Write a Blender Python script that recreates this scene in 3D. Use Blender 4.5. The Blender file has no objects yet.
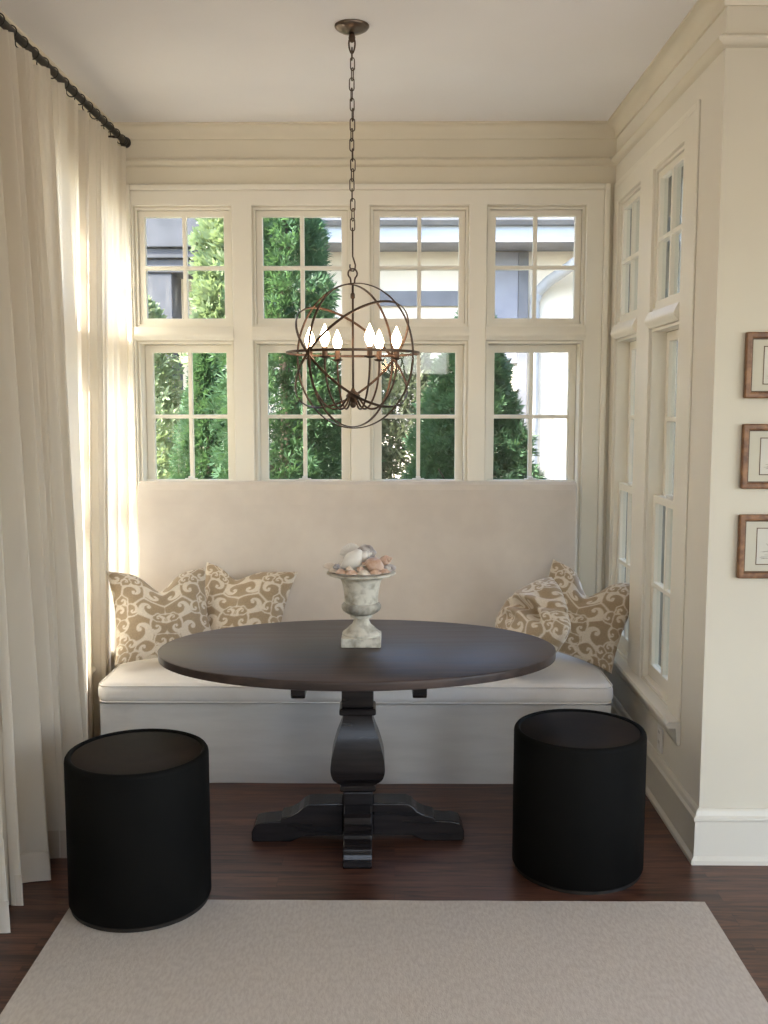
import bpy, bmesh, math, random
import numpy as np
from mathutils import Vector, Matrix
PI = math.pi
rnd = random.Random(7)
SC = bpy.context.scene
COL = SC.collection

# ------------------------------------------------------------------ materials
def new_mat(name):
    m = bpy.data.materials.new(name); m.use_nodes = True
    nt = m.node_tree; nt.nodes.clear()
    out = nt.nodes.new('ShaderNodeOutputMaterial')
    return m, nt, out

def N(nt, kind, **kw):
    n = nt.nodes.new(kind)
    for k, v in kw.items():
        if k in n.inputs.keys(): n.inputs[k].default_value = v
        else: setattr(n, k, v)
    return n

def principled(name, c1, c2=None, scale=6.0, rough=.6, spec=.4, stretch=(1, 1, 1), bump=0., bscale=80., detail=5.,
               metal=0., sheen=0., coat=0., lo=.35, hi=.65, rvar=0.):
    m, nt, out = new_mat(name)
    p = N(nt, 'ShaderNodeBsdfPrincipled')
    p.inputs['Roughness'].default_value = rough
    p.inputs['Specular IOR Level'].default_value = spec
    p.inputs['Metallic'].default_value = metal
    p.inputs['Sheen Weight'].default_value = sheen
    p.inputs['Coat Weight'].default_value = coat
    p.inputs['Coat Roughness'].default_value = .15
    tc = N(nt, 'ShaderNodeTexCoord')
    mp = N(nt, 'ShaderNodeMapping'); mp.inputs['Scale'].default_value = stretch
    nt.links.new(tc.outputs['Object'], mp.inputs['Vector'])
    nz = N(nt, 'ShaderNodeTexNoise', Scale=scale, Detail=detail)
    nt.links.new(mp.outputs['Vector'], nz.inputs['Vector'])
    cr = N(nt, 'ShaderNodeValToRGB')
    cr.color_ramp.elements[0].position = lo; cr.color_ramp.elements[1].position = hi
    cr.color_ramp.elements[0].color = (*c1, 1); cr.color_ramp.elements[1].color = (*(c2 or c1), 1)
    nt.links.new(nz.outputs['Fac'], cr.inputs['Fac'])
    nt.links.new(cr.outputs['Color'], p.inputs['Base Color'])
    if rvar:
        mr = N(nt, 'ShaderNodeMapRange'); mr.inputs['To Min'].default_value = rough - rvar; mr.inputs['To Max'].default_value = rough + rvar
        nt.links.new(nz.outputs['Fac'], mr.inputs['Value']); nt.links.new(mr.outputs['Result'], p.inputs['Roughness'])
    if bump:
        nb = N(nt, 'ShaderNodeTexNoise', Scale=bscale, Detail=3.)
        nt.links.new(mp.outputs['Vector'], nb.inputs['Vector'])
        b = N(nt, 'ShaderNodeBump', Strength=bump, Distance=.002)
        nt.links.new(nb.outputs['Fac'], b.inputs['Height']); nt.links.new(b.outputs['Normal'], p.inputs['Normal'])
    nt.links.new(p.outputs['BSDF'], out.inputs['Surface'])
    return m

M = {}
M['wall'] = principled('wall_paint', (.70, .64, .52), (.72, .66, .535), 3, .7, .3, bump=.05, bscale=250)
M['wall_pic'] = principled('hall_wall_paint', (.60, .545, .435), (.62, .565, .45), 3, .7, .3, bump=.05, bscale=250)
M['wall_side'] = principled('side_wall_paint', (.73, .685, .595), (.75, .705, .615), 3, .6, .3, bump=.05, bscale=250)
M['trim'] = principled('trim_paint', (.77, .725, .625), (.79, .745, .645), 4, .38, .45)
M['trim_base'] = principled('baseboard_paint', (.62, .575, .48), (.64, .595, .50), 4, .35, .4)
M['trim_white'] = principled('white_trim_paint', (.70, .665, .585), (.72, .685, .605), 4, .35, .45)
M['ceiling'] = principled('ceiling_paint', (.82, .80, .80), (.84, .82, .82), 2, .8, .2)
M['linen'] = principled('bench_linen', (.575, .51, .445), (.61, .545, .475), 9, .85, .2, bump=.25, bscale=420, sheen=.15)
M['linen_seat'] = principled('seat_linen', (.64, .60, .56), (.67, .63, .59), 9, .8, .25, bump=.2, bscale=420, sheen=.15)
M['linen_skirt'] = principled('skirt_linen', (.54, .51, .475), (.59, .56, .52), 7, .85, .2, stretch=(.6, 1, 4), bump=.25, bscale=420, sheen=.1)
M['table'] = principled('ebonised_oak', (.007, .006, .0065), (.018, .014, .0135), 5, .24, .28, stretch=(.7, 9, 9), bump=.12, bscale=30, rvar=.08)
M['table_top'] = principled('ebonised_oak_top', (.020, .0125, .0105), (.052, .031, .024), 4, .42, .42, stretch=(.6, 9, 9), bump=.10, bscale=30, rvar=.1)
M['stool'] = principled('black_leather', (.0028, .0026, .0022), (.0040, .0037, .0031), 5, .7, .10, bump=.12, bscale=60)
M['stool_top'] = principled('dark_brown_leather', (.006, .0048, .004), (.022, .013, .009), 3.5, .6, .09, bump=.08, bscale=50)
M['iron'] = principled('bronzed_iron', (.050, .032, .022), (.11, .07, .045), 18, .45, .5, metal=.75)
M['iron_dark'] = principled('dark_iron', (.012, .010, .008), (.03, .022, .016), 25, .5, .5, metal=.4)
M['canopy'] = principled('brushed_bronze', (.10, .075, .055), (.22, .17, .13), 12, .3, .5, metal=.9)
M['sleeve'] = principled('candle_sleeve', (.10, .055, .03), (.18, .11, .065), 14, .55, .4)
M['rug'] = principled('woven_rug', (.475, .415, .355), (.55, .49, .425), 110, .95, .1, stretch=(1, .35, 1), bump=.6, bscale=330, detail=8)
M['frame'] = principled('walnut_frame', (.115, .045, .016), (.27, .125, .048), 30, .4, .45, stretch=(1, 1, 1))
M['frame_dark'] = principled('frame_liner', (.09, .045, .02), (.14, .08, .035), 20, .5)
M['mat'] = principled('picture_mat', (.53, .49, .385), (.55, .51, .40), 3, .8, .2)
M['paper'] = principled('print_paper', (.56, .53, .45), (.62, .58, .49), 6, .85, .1)
M['ink'] = principled('print_ink', (.25, .22, .18), (.33, .30, .24), 30, .9, .1)
M['stone'] = principled('cast_stone', (.27, .24, .185), (.60, .56, .47), 26, .85, .25, bump=.6, bscale=45, detail=8, lo=.3, hi=.56)
M['stone_dark'] = principled('weathered_stone', (.22, .20, .165), (.48, .45, .38), 22, .9, .2, bump=.4, bscale=45)
M['shell_white'] = principled('pale_shell', (.66, .61, .54), (.74, .70, .63), 20, .45, .5)
M['shell_cream'] = principled('cream_shell', (.60, .50, .40), (.70, .62, .52), 25, .45, .5)
M['shell_pink'] = principled('peach_shell', (.46, .28, .19), (.66, .49, .38), 28, .45, .5, bump=.3, bscale=60)
M['shell_grey'] = principled('grey_shell', (.20, .17, .16), (.55, .50, .46), 30, .5, .5, bump=.3, bscale=60)
M['plate'] = principled('outlet_plastic', (.78, .76, .72), None, 3, .35, .5)
M['slot'] = principled('outlet_slot', (.05, .05, .05), None, 3, .5, .3)
M['trunk'] = principled('tree_bark', (.06, .043, .033), (.15, .115, .09), 9, .9, .1, stretch=(4, 4, 1), bump=.6, bscale=20)
M['stucco'] = principled('house_stucco', (.80, .70, .58), (.84, .75, .63), 4, .9, .2, bump=.2, bscale=60)
M['fascia'] = principled('house_fascia', (.38, .40, .44), (.41, .43, .47), 4, .6, .3)
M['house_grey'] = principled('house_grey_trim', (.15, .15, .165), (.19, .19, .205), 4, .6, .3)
M['porch'] = principled('porch_shade_grey', (.055, .057, .066), (.075, .077, .088), 4, .6, .2)  # dark grey carries the porch's shade in its colour
M['jamb'] = principled('exterior_jamb_shade', (.17, .17, .16), (.21, .21, .20), 4, .6, .3)  # grey puts the outer jamb's shadow into the colour
M['shaded_wall'] = principled('shaded_wall_grey', (.24, .24, .28), (.30, .30, .34), 4, .6, .3)  # grey stands in for shade on a stretch of house wall
M['roof'] = principled('roof_shingle', (.14, .13, .13), (.22, .20, .20), 16, .9, .1)
M['downspout'] = principled('downspout_metal', (.30, .31, .33), (.36, .37, .39), 5, .45, .5)
M['gravel'] = principled('bounce_gravel', (.46, .43, .36), (.52, .50, .40), 6, .95, .1, bump=.5, bscale=20)  # pale tone raised so the unseen ground bounces daylight indoors
M['outside'] = principled('dark_backing', (.030, .031, .030), (.042, .043, .041), 3, .9, .2)  # near-black for the wall added to darken the side panes

def mat_floor():
    m, nt, out = new_mat('floor_planks')
    p = N(nt, 'ShaderNodeBsdfPrincipled'); p.inputs['Specular IOR Level'].default_value = .5
    tc = N(nt, 'ShaderNodeTexCoord')
    br = N(nt, 'ShaderNodeTexBrick', Scale=1.0)
    br.inputs['Color1'].default_value = (.2, .2, .2, 1); br.inputs['Color2'].default_value = (.8, .8, .8, 1)
    br.inputs['Mortar'].default_value = (0, 0, 0, 1)
    br.inputs['Mortar Size'].default_value = .0012; br.inputs['Brick Width'].default_value = 1.1; br.inputs['Row Height'].default_value = .082
    br.offset = .37
    nt.links.new(tc.outputs['Object'], br.inputs['Vector'])
    mp = N(nt, 'ShaderNodeMapping'); mp.inputs['Scale'].default_value = (1.6, 19, 1)
    nt.links.new(tc.outputs['Object'], mp.inputs['Vector'])
    add = N(nt, 'ShaderNodeVectorMath', operation='ADD')
    nt.links.new(mp.outputs['Vector'], add.inputs[0]); nt.links.new(br.outputs['Color'], add.inputs[1])
    nz = N(nt, 'ShaderNodeTexNoise', Scale=2.2, Detail=8., Roughness=.62, Distortion=.8)
    nt.links.new(add.outputs['Vector'], nz.inputs['Vector'])
    cr = N(nt, 'ShaderNodeValToRGB')
    e = cr.color_ramp.elements
    e[0].position = .36; e[0].color = (.036, .0135, .008, 1); e[1].position = .66; e[1].color = (.19, .080, .048, 1)
    nt.links.new(nz.outputs['Fac'], cr.inputs['Fac'])
    mx = N(nt, 'ShaderNodeMix', data_type='RGBA', blend_type='MULTIPLY'); mx.inputs[0].default_value = .45
    nt.links.new(cr.outputs['Color'], mx.inputs[6]); nt.links.new(br.outputs['Color'], mx.inputs[7])
    nt.links.new(mx.outputs[2], p.inputs['Base Color'])
    mr = N(nt, 'ShaderNodeMapRange'); mr.inputs['To Min'].default_value = .22; mr.inputs['To Max'].default_value = .42
    nt.links.new(nz.outputs['Fac'], mr.inputs['Value']); nt.links.new(mr.outputs['Result'], p.inputs['Roughness'])
    b = N(nt, 'ShaderNodeBump', Strength=.15, Distance=.002)
    nt.links.new(nz.outputs['Fac'], b.inputs['Height']); nt.links.new(b.outputs['Normal'], p.inputs['Normal'])
    nt.links.new(p.outputs['BSDF'], out.inputs['Surface'])
    return m
M['floor'] = mat_floor()

def mat_glass():
    m, nt, out = new_mat('window_glass')
    t = N(nt, 'ShaderNodeBsdfTransparent'); t.inputs['Color'].default_value = (.96, .975, .97, 1)
    g = N(nt, 'ShaderNodeBsdfGlossy'); g.inputs['Roughness'].default_value = .02
    f = N(nt, 'ShaderNodeFresnel', IOR=1.5)
    mx = N(nt, 'ShaderNodeMixShader')
    ge = N(nt, 'ShaderNodeNewGeometry')
    iv = N(nt, 'ShaderNodeMath', operation='SUBTRACT'); iv.inputs[0].default_value = 1.; nt.links.new(ge.outputs['Backfacing'], iv.inputs[1])
    mu = N(nt, 'ShaderNodeMath', operation='MULTIPLY'); nt.links.new(f.outputs['Fac'], mu.inputs[0]); nt.links.new(iv.outputs[0], mu.inputs[1])
    nt.links.new(mu.outputs[0], mx.inputs['Fac']); nt.links.new(t.outputs[0], mx.inputs[1]); nt.links.new(g.outputs[0], mx.inputs[2])
    nt.links.new(mx.outputs[0], out.inputs['Surface'])
    return m
M['glass'] = mat_glass()

def mat_cloth(name, col, tr, fac):
    m, nt, out = new_mat(name)
    tc = N(nt, 'ShaderNodeTexCoord')
    mp = N(nt, 'ShaderNodeMapping'); mp.inputs['Scale'].default_value = (60, 60, 400)
    nt.links.new(tc.outputs['Object'], mp.inputs['Vector'])
    nz = N(nt, 'ShaderNodeTexNoise', Scale=1., Detail=3.)
    nt.links.new(mp.outputs['Vector'], nz.inputs['Vector'])
    cr = N(nt, 'ShaderNodeValToRGB')
    cr.color_ramp.elements[0].color = (*[c * .93 for c in col], 1); cr.color_ramp.elements[1].color = (*col, 1)
    nt.links.new(nz.outputs['Fac'], cr.inputs['Fac'])
    d = N(nt, 'ShaderNodeBsdfDiffuse'); nt.links.new(cr.outputs['Color'], d.inputs['Color'])
    t = N(nt, 'ShaderNodeBsdfTranslucent'); t.inputs['Color'].default_value = (*tr, 1)
    mx = N(nt, 'ShaderNodeMixShader', Fac=fac)
    nt.links.new(d.outputs[0], mx.inputs[1]); nt.links.new(t.outputs[0], mx.inputs[2])
    nt.links.new(mx.outputs[0], out.inputs['Surface'])
    return m
M['curtain'] = mat_cloth('curtain_linen', (.66, .595, .51), (.90, .86, .78), .50)
M['hem'] = mat_cloth('curtain_hem', (.64, .57, .48), (.66, .58, .47), .25)

def mat_leaf(name, c1, c2, tr):
    m, nt, out = new_mat(name)
    tc = N(nt, 'ShaderNodeTexCoord')
    nz = N(nt, 'ShaderNodeTexNoise', Scale=5., Detail=4.)
    nt.links.new(tc.outputs['Object'], nz.inputs['Vector'])
    cr = N(nt, 'ShaderNodeValToRGB'); cr.color_ramp.elements[0].position = .35; cr.color_ramp.elements[1].position = .65
    cr.color_ramp.elements[0].color = (*c1, 1); cr.color_ramp.elements[1].color = (*c2, 1)
    nt.links.new(nz.outputs['Fac'], cr.inputs['Fac'])
    d = N(nt, 'ShaderNodeBsdfPrincipled'); d.inputs['Roughness'].default_value = .5
    nt.links.new(cr.outputs['Color'], d.inputs['Base Color'])
    t = N(nt, 'ShaderNodeBsdfTranslucent'); t.inputs['Color'].default_value = (*tr, 1)
    mx = N(nt, 'ShaderNodeMixShader', Fac=.35)
    nt.links.new(d.outputs[0], mx.inputs[1]); nt.links.new(t.outputs[0], mx.inputs[2])
    nt.links.new(mx.outputs[0], out.inputs['Surface'])
    return m
M['leaf'] = mat_leaf('arborvitae_leaf', (.042, .095, .045), (.095, .175, .085), (.10, .19, .06))
M['leaf_olive'] = mat_leaf('olive_leaf', (.075, .088, .058), (.16, .18, .115), (.14, .165, .085))
M['leaf_pale'] = mat_leaf('pale_leaf', (.13, .19, .09), (.30, .36, .20), (.22, .28, .11))
M['leaf_dark'] = mat_leaf('dusty_leaf', (.050, .085, .055), (.09, .14, .09), (.08, .13, .065))

def mat_damask(name, base, scroll):
    m, nt, out = new_mat(name)
    p = N(nt, 'ShaderNodeBsdfPrincipled'); p.inputs['Roughness'].default_value = .48
    p.inputs['Specular IOR Level'].default_value = .5; p.inputs['Sheen Weight'].default_value = .2
    at = N(nt, 'ShaderNodeAttribute', attribute_name='scroll')
    tc = N(nt, 'ShaderNodeTexCoord')
    nz = N(nt, 'ShaderNodeTexNoise', Scale=160., Detail=2.)
    nt.links.new(tc.outputs['Object'], nz.inputs['Vector'])
    mx = N(nt, 'ShaderNodeMix', data_type='RGBA')
    mx.inputs[6].default_value = (*base, 1); mx.inputs[7].default_value = (*scroll, 1)
    nt.links.new(at.outputs['Fac'], mx.inputs[0])
    m2 = N(nt, 'ShaderNodeMix', data_type='RGBA', blend_type='MULTIPLY'); m2.inputs[0].default_value = .35
    nt.links.new(mx.outputs[2], m2.inputs[6]); nt.links.new(nz.outputs['Fac'], m2.inputs[7])
    nt.links.new(m2.outputs[2], p.inputs['Base Color'])
    nt.links.new(p.outputs['BSDF'], out.inputs['Surface'])
    return m
M['damask'] = mat_damask('gold_damask', (.36, .26, .155), (.70, .61, .49))

def mat_emit(name, col, s):
    m, nt, out = new_mat(name)
    e = N(nt, 'ShaderNodeEmission', Strength=s); e.inputs['Color'].default_value = (*col, 1)
    nt.links.new(e.outputs[0], out.inputs['Surface'])
    return m
M['bulb'] = mat_emit('lit_bulb', (1., .66, .42), 42.)

# ------------------------------------------------------------------ mesh helpers
class MB:
    def __init__(s): s.v = []; s.f = []
    def add(s, vs, fs):
        b = len(s.v); s.v += [tuple(v) for v in vs]; s.f += [tuple(i + b for i in f) for f in fs]
        return s
    def box(s, lo, hi):
        x0, y0, z0 = lo; x1, y1, z1 = hi
        return s.add([(x0, y0, z0), (x1, y0, z0), (x1, y1, z0), (x0, y1, z0), (x0, y0, z1), (x1, y0, z1), (x1, y1, z1), (x0, y1, z1)],
                     [(0, 3, 2, 1), (4, 5, 6, 7), (0, 1, 5, 4), (1, 2, 6, 5), (2, 3, 7, 6), (3, 0, 4, 7)])
    def lathe(s, prof, n=48, c=(0, 0, 0), close=True):
        vs = []; fs = []
        for r, z in prof:
            for k in range(n):
                a = 2 * PI * k / n; vs.append((c[0] + r * math.cos(a), c[1] + r * math.sin(a), c[2] + z))
        for i in range(len(prof) - 1):
            for k in range(n):
                k2 = (k + 1) % n
                fs.append((i * n + k, i * n + k2, (i + 1) * n + k2, (i + 1) * n + k))
        if close:
            fs.append(tuple(reversed(range(n)))); fs.append(tuple((len(prof) - 1) * n + k for k in range(n)))
        return s.add(vs, fs)
    def tube(s, pts, r, n=8, closed=False, rs=None):
        pts = [Vector(p) for p in pts]; L = len(pts); vs = []; fs = []
        up = None
        for i, p in enumerate(pts):
            if closed: t = pts[(i + 1) % L] - pts[i - 1]
            else: t = pts[min(i + 1, L - 1)] - pts[max(i - 1, 0)]
            t.normalize()
            if up is None:
                up = Vector((0, 0, 1)) if abs(t.z) < .9 else Vector((1, 0, 0))
            a = t.cross(up)
            if a.length < 1e-5: a = t.orthogonal()
            a.normalize(); b = a.cross(t).normalized(); up = b
            rr = rs[i] if rs else r
            for k in range(n):
                q = 2 * PI * k / n
                vs.append(p + a * rr * math.cos(q) + b * rr * math.sin(q))
        for i in range(L if closed else L - 1):
            j = (i + 1) % L
            for k in range(n):
                k2 = (k + 1) % n
                fs.append((i * n + k, i * n + k2, j * n + k2, j * n + k))
        if not closed:
            fs.append(tuple(reversed(range(n)))); fs.append(tuple((L - 1) * n + k for k in range(n)))
        return s.add(vs, fs)
    def prism(s, poly, axis, a, b):
        """closed 2-D outline extruded along axis ('x','y','z') from a to b"""
        def P(u, v, w): return {'x': (w, u, v), 'y': (u, w, v), 'z': (u, v, w)}[axis]
        n = len(poly)
        vs = [P(u, v, a) for u, v in poly] + [P(u, v, b) for u, v in poly]
        fs = [tuple(range(n)), tuple(reversed(range(n, 2 * n)))] + [(i, n + i, n + (i + 1) % n, (i + 1) % n) for i in range(n)]
        return s.add(vs, fs)
    def sweep(s, path, prof, inward=1):
        """profile (offset, z) swept along a plan polyline with mitred corners; offset to the right of travel"""
        n = len(path); m = len(prof); vs = []; fs = []
        for i, (x, y) in enumerate(path):
            def nrm(a, b):
                d = Vector((b[0] - a[0], b[1] - a[1])).normalized(); return Vector((d.y, -d.x))
            if i == 0: o = nrm(path[0], path[1])
            elif i == n - 1: o = nrm(path[-2], path[-1])
            else:
                a = nrm(path[i - 1], path[i]); b = nrm(path[i], path[i + 1]); o = a + b; o = o / o.dot(a)
            for d, z in prof: vs.append((x + o.x * d, y + o.y * d, z))
        for i in range(n - 1):
            for k in range(m):
                k2 = (k + 1) % m
                fs.append((i * m + k, (i + 1) * m + k, (i + 1) * m + k2, i * m + k2))
        fs.append(tuple(range(m))); fs.append(tuple(reversed([(n - 1) * m + k for k in range(m)])))
        return s.add(vs, fs)
    def slab(s, us, vs_, holes, a, b, axis):
        """wall slab: grid lines us x vs_, cells in holes left open, thickness a..b along axis ('x' or 'y')"""
        def P(u, v, w): return (w, u, v) if axis == 'x' else (u, w, v)
        nu, nv = len(us) - 1, len(vs_) - 1
        solid = lambda i, j: 0 <= i < nu and 0 <= j < nv and (i, j) not in holes
        base = len(s.v); ix = {}
        def vid(i, j, w):
            if (i, j, w) not in ix:
                ix[(i, j, w)] = len(s.v); s.v.append(P(us[i], vs_[j], a if w == 0 else b))
            return ix[(i, j, w)]
        for i in range(nu):
            for j in range(nv):
                if not solid(i, j): continue
                s.f.append((vid(i, j, 0), vid(i + 1, j, 0), vid(i + 1, j + 1, 0), vid(i, j + 1, 0)))
                s.f.append((vid(i, j, 1), vid(i, j + 1, 1), vid(i + 1, j + 1, 1), vid(i + 1, j, 1)))
                for di, dj, e in ((-1, 0, ((i, j), (i, j + 1))), (1, 0, ((i + 1, j + 1), (i + 1, j))), (0, -1, ((i + 1, j), (i, j))), (0, 1, ((i, j + 1), (i + 1, j + 1)))):
                    if not solid(i + di, j + dj):
                        (p, q), (r, t) = e
                        s.f.append((vid(p, q, 0), vid(r, t, 0), vid(r, t, 1), vid(p, q, 1)))
        return s
    def grid(s, P):
        """P: array [rows][cols] of points"""
        R, C = len(P), len(P[0]); vs = [p for row in P for p in row]
        return s.add(vs, [(i * C + j, i * C + j + 1, (i + 1) * C + j + 1, (i + 1) * C + j) for i in range(R - 1) for j in range(C - 1)])
    def build(s, name, mat, parent=None, smooth=False, bevel=0., seg=2, fix=True, auto=None):
        me = bpy.data.meshes.new(name); me.from_pydata(s.v, [], s.f); me.update()
        if fix:
            bm = bmesh.new(); bm.from_mesh(me); bmesh.ops.recalc_face_normals(bm, faces=bm.faces); bm.to_mesh(me); bm.free()
        me.materials.append(mat)
        o = bpy.data.objects.new(name, me); COL.objects.link(o)
        if parent is not None: o.parent = parent
        if smooth:
            for p in me.polygons: p.use_smooth = True
        if bevel:
            b = o.modifiers.new('bevel', 'BEVEL'); b.width = bevel; b.segments = seg; b.limit_method = 'ANGLE'; b.angle_limit = math.radians(40)
        if auto is not None:
            me.set_sharp_from_angle(angle=math.radians(auto))
        return o

def thing(name, label, cat, loc=(0, 0, 0), rot=(0, 0, 0), group=None):
    o = bpy.data.objects.new(name, None); COL.objects.link(o); o.empty_display_size = .1
    o.location = loc; o.rotation_euler = rot
    return tag(o, label, cat, group)
def tag(o, label, cat, group=None):
    o['label'] = label; o['category'] = cat
    if group: o['group'] = group
    return o
def struct(o, label, cat):
    o['kind'] = 'structure'; o['label'] = label; o['category'] = cat
    return o
def copy_tree(o, parent=None):
    c = o.copy(); COL.objects.link(c)
    if parent is not None: c.parent = parent
    for ch in list(o.children): copy_tree(ch, c)
    return c

# ------------------------------------------------------------------ room dimensions
XL, XR, YB, YC, ZC = -1.45, 1.10, 5.15, 3.49, 3.036      # left wall, right wall, window wall, wall corner, ceiling
TH = .20
WX = [-1.069, -.472, .122, .708]                        # window centres, window wall
WL = [4.21, 4.885]                                      # curtained side
WY = [4.15, 4.83]                                       # window centres, side walls
HB, HS = .245, .225                                     # opening half widths
Z0, Z1, Z2, Z3 = .44, 1.975, 2.045, 2.64                # opening heights: sill, transom, top
XE, YE = 3.6, -2.6                                      # hall end walls

# floor, ceiling
struct(MB().box((XL - .25, YE - .25, -.12), (XE + .25, YB + .25, 0)).build('floor', M['floor']), 'dark reddish brown wooden plank floor', 'floor')
struct(MB().box((XL - .25, YE - .25, ZC), (XE + .25, YB + .25, ZC + .15)).build('ceiling', M['ceiling']), 'smooth pale white painted ceiling', 'ceiling')

def holes_grid(cs, hw, lo, hi, z_lo, z_hi, grow=0.):
    us = [lo]
    for c in cs: us += [c - hw - grow, c + hw + grow]
    us.append(hi)
    vs = [z_lo, Z0 - grow * 0, Z1 + grow, Z2 - grow, Z3 + grow, z_hi]
    hs = {(2 * i + 1, j) for i in range(len(cs)) for j in (1, 3)}
    return us, vs, hs

us, vs, hs = holes_grid(WX, HB, XL - TH, XR + TH, 0, ZC)
struct(MB().slab(us, vs, hs, YB, YB + TH, 'y').build('wall_back', M['wall']), 'cream wall with the row of four windows behind the bench', 'wall')
us, vs, hs = holes_grid(WY, HS, YC, YB, 0, ZC)
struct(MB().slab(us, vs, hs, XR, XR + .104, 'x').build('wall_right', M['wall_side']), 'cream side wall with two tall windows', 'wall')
us, vs, hs = holes_grid(WL, HS, YE - TH, YB, 0, ZC)
struct(MB().slab(us, vs, hs, XL - TH, XL, 'x').build('wall_left', M['wall']), 'cream wall behind the long linen curtains', 'wall')
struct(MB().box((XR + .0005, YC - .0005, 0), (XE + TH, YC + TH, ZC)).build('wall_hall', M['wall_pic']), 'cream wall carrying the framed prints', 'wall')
struct(MB().slab([XL, -.7, .7, 1.9, 3.2, XE], [0, .25, 2.05, 2.7, ZC], {(1, 2), (3, 1), (3, 2)}, YE - TH, YE, 'y').build('wall_front', M['wall_pic']), 'cream wall with a wide opening added for fill light', 'wall')
struct(MB().slab([YE - TH, -1.6, 2.2, YC], [0, .35, 2.6, ZC], {(1, 1)}, XE, XE + TH, 'x').build('wall_side', M['wall_pic']), 'cream hall wall with a wide opening added for fill light', 'wall')

# casings (raised boards round the openings)
def casing(name, cs, hw, lo, hi, zlo, face, axis, th, label):
    us, vs, hs = holes_grid(cs, hw, lo, hi, zlo, 2.717, .003)
    b = MB().slab(us, vs, hs, face - th, face - .0004, axis) if th > 0 else MB().slab(us, vs, hs, face + .0004, face - th, axis)
    o = b.build(name, M['trim'], bevel=.007, seg=3)
    return struct(o, label, 'trim')
casing('trim_1', WX, HB, -1.327, 1.043, .30, YB, 'y', .022, 'cream painted casing round the four windows')
casing('trim_2', WY, HS, 3.775, 5.125, .4395, XR, 'x', .007, 'cream painted casing round the side wall windows')
casing('trim_3', WL, HS, 3.775, 5.125, .4395, XL, 'x', -.022, 'cream painted casing behind the curtains')
# backband on the outer edge of the casings
def backband(name, a, b, zt, axis, face, sgn, zb, label):
    m = MB(); w, t = .028, (.034 if axis == 'y' else .0082)
    def bx(u0, u1, z0, z1):
        f0, f1 = sorted((face - sgn * .0005, face - sgn * t))
        if axis == 'y': m.box((u0, f0, z0), (u1, f1, z1))
        else: m.box((f0, u0, z0), (f1, u1, z1))
    bx(a - w, a, zb, zt + w); bx(b, b + (w if axis == 'y' else .02), zb, zt + w); bx(a, b, zt, zt + w)
    return struct(m.build(name, M['trim'], bevel=.007, seg=3), label, 'trim')
backband('trim_4', -1.327, 1.043, 2.717, 'y', YB, 1, .30, 'cream moulding edging the window wall casing')
backband('trim_5', 3.775, 5.125, 2.717, 'x', XR, 1, .4395, 'cream moulding edging the side window casing')

# crown moulding etc., swept round the room
path = [(XL, YE), (XL, YB), (XR, YB), (XR, YC), (XE, YC), (XE, YE)]
crown = [(0, 2.965), (.010, 2.965), (.013, 2.975)] + [(.013 + .040 * (1 - math.cos(t * PI / 2 / 6)), 2.975 + .050 * math.sin(t * PI / 2 / 6)) for t in range(1, 7)] + [(.060, 3.0265), (.060, 3.0355), (0, 3.0355)]
struct(MB().sweep(path, crown).build('trim_6', M['wall'], auto=35, smooth=True), 'cream crown moulding along the ceiling', 'trim')
bead = [(0, 2.833), (.010, 2.836), (.018, 2.844), (.030, 2.850), (.034, 2.856), (.030, 2.864), (.020, 2.868), (.014, 2.876), (0, 2.877)]
struct(MB().sweep(path, bead).build('trim_7', M['wall'], auto=35, smooth=True), 'cream bead moulding below the crown frieze', 'trim')
# baseboards
base = [(0, 0.0005), (.030, .0005), (.030, .016), (.020, .030), (.018, .150), (.018, .158), (.024, .163), (.024, .172), (.016, .180), (.012, .196), (.006, .203), (0, .204)]
struct(MB().sweep([(XR, YB - .001), (XR, YC), (XE, YC)], base).build('baseboard_right', M['trim_base']), 'tall white moulded baseboard along the hall corner', 'baseboard')
struct(MB().sweep([(XL, YE), (XL, YB - .001)], base).build('baseboard_left', M['trim_white']), 'tall white baseboard behind the curtains', 'baseboard')
# side window sills with apron
def sill(name, face, sgn, label):
    m = MB()
    pr = [(0, .4385), (.050, .4385), (.056, .430), (.056, .420), (.050, .412), (.022, .412), (.016, .36), (.012, .345), (0, .345)]
    if sgn > 0: m.sweep([(face, 5.148), (face, 3.745)], pr)
    else: m.sweep([(face, 3.745), (face, 5.148)], pr)
    return struct(m.build(name, M['trim_white'], bevel=.002), label, 'trim')
sill('trim_8', XR, 1, 'white painted sill and apron under the side windows')
sill('trim_9', XL, -1, 'white painted sill behind the curtains')
# rounded transom ledges between upper and lower lights
def ledge(name, cs, hw, face, axis, sgn, label):
    m = MB()
    for c in cs:
        b0 = .022 if axis == 'y' else .007
        pr = [(0, Z2 - .001), (b0 + .003, Z2 - .001), (b0 + .012, Z2 - .018), (b0 + .019, Z2 - .034), (b0 + .021, Z2 - .041), (b0 + .019, Z2 - .048),
              (b0 + .012, Z2 - .056), (b0 + .006, Z2 - .061), (b0 + .003, Z1 + .001), (0, Z1 + .001)]
        if axis == 'y':
            m.prism([(YB - d, z) for d, z in pr], 'x', c - hw - .006, c + hw + .006)
        else:
            m.prism([(face - sgn * d, z) for d, z in pr], 'y', c - hw - .006, c + hw + .006)
    return struct(m.build(name, M['trim'], smooth=True, auto=40), label, 'trim')
ledge('trim_10', WX, HB, YB, 'y', 1, 'cream rounded transom rail between upper and lower windows')
ledge('trim_11', WY, HS, XR, 'x', 1, 'cream rounded transom rail of the side windows')

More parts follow.
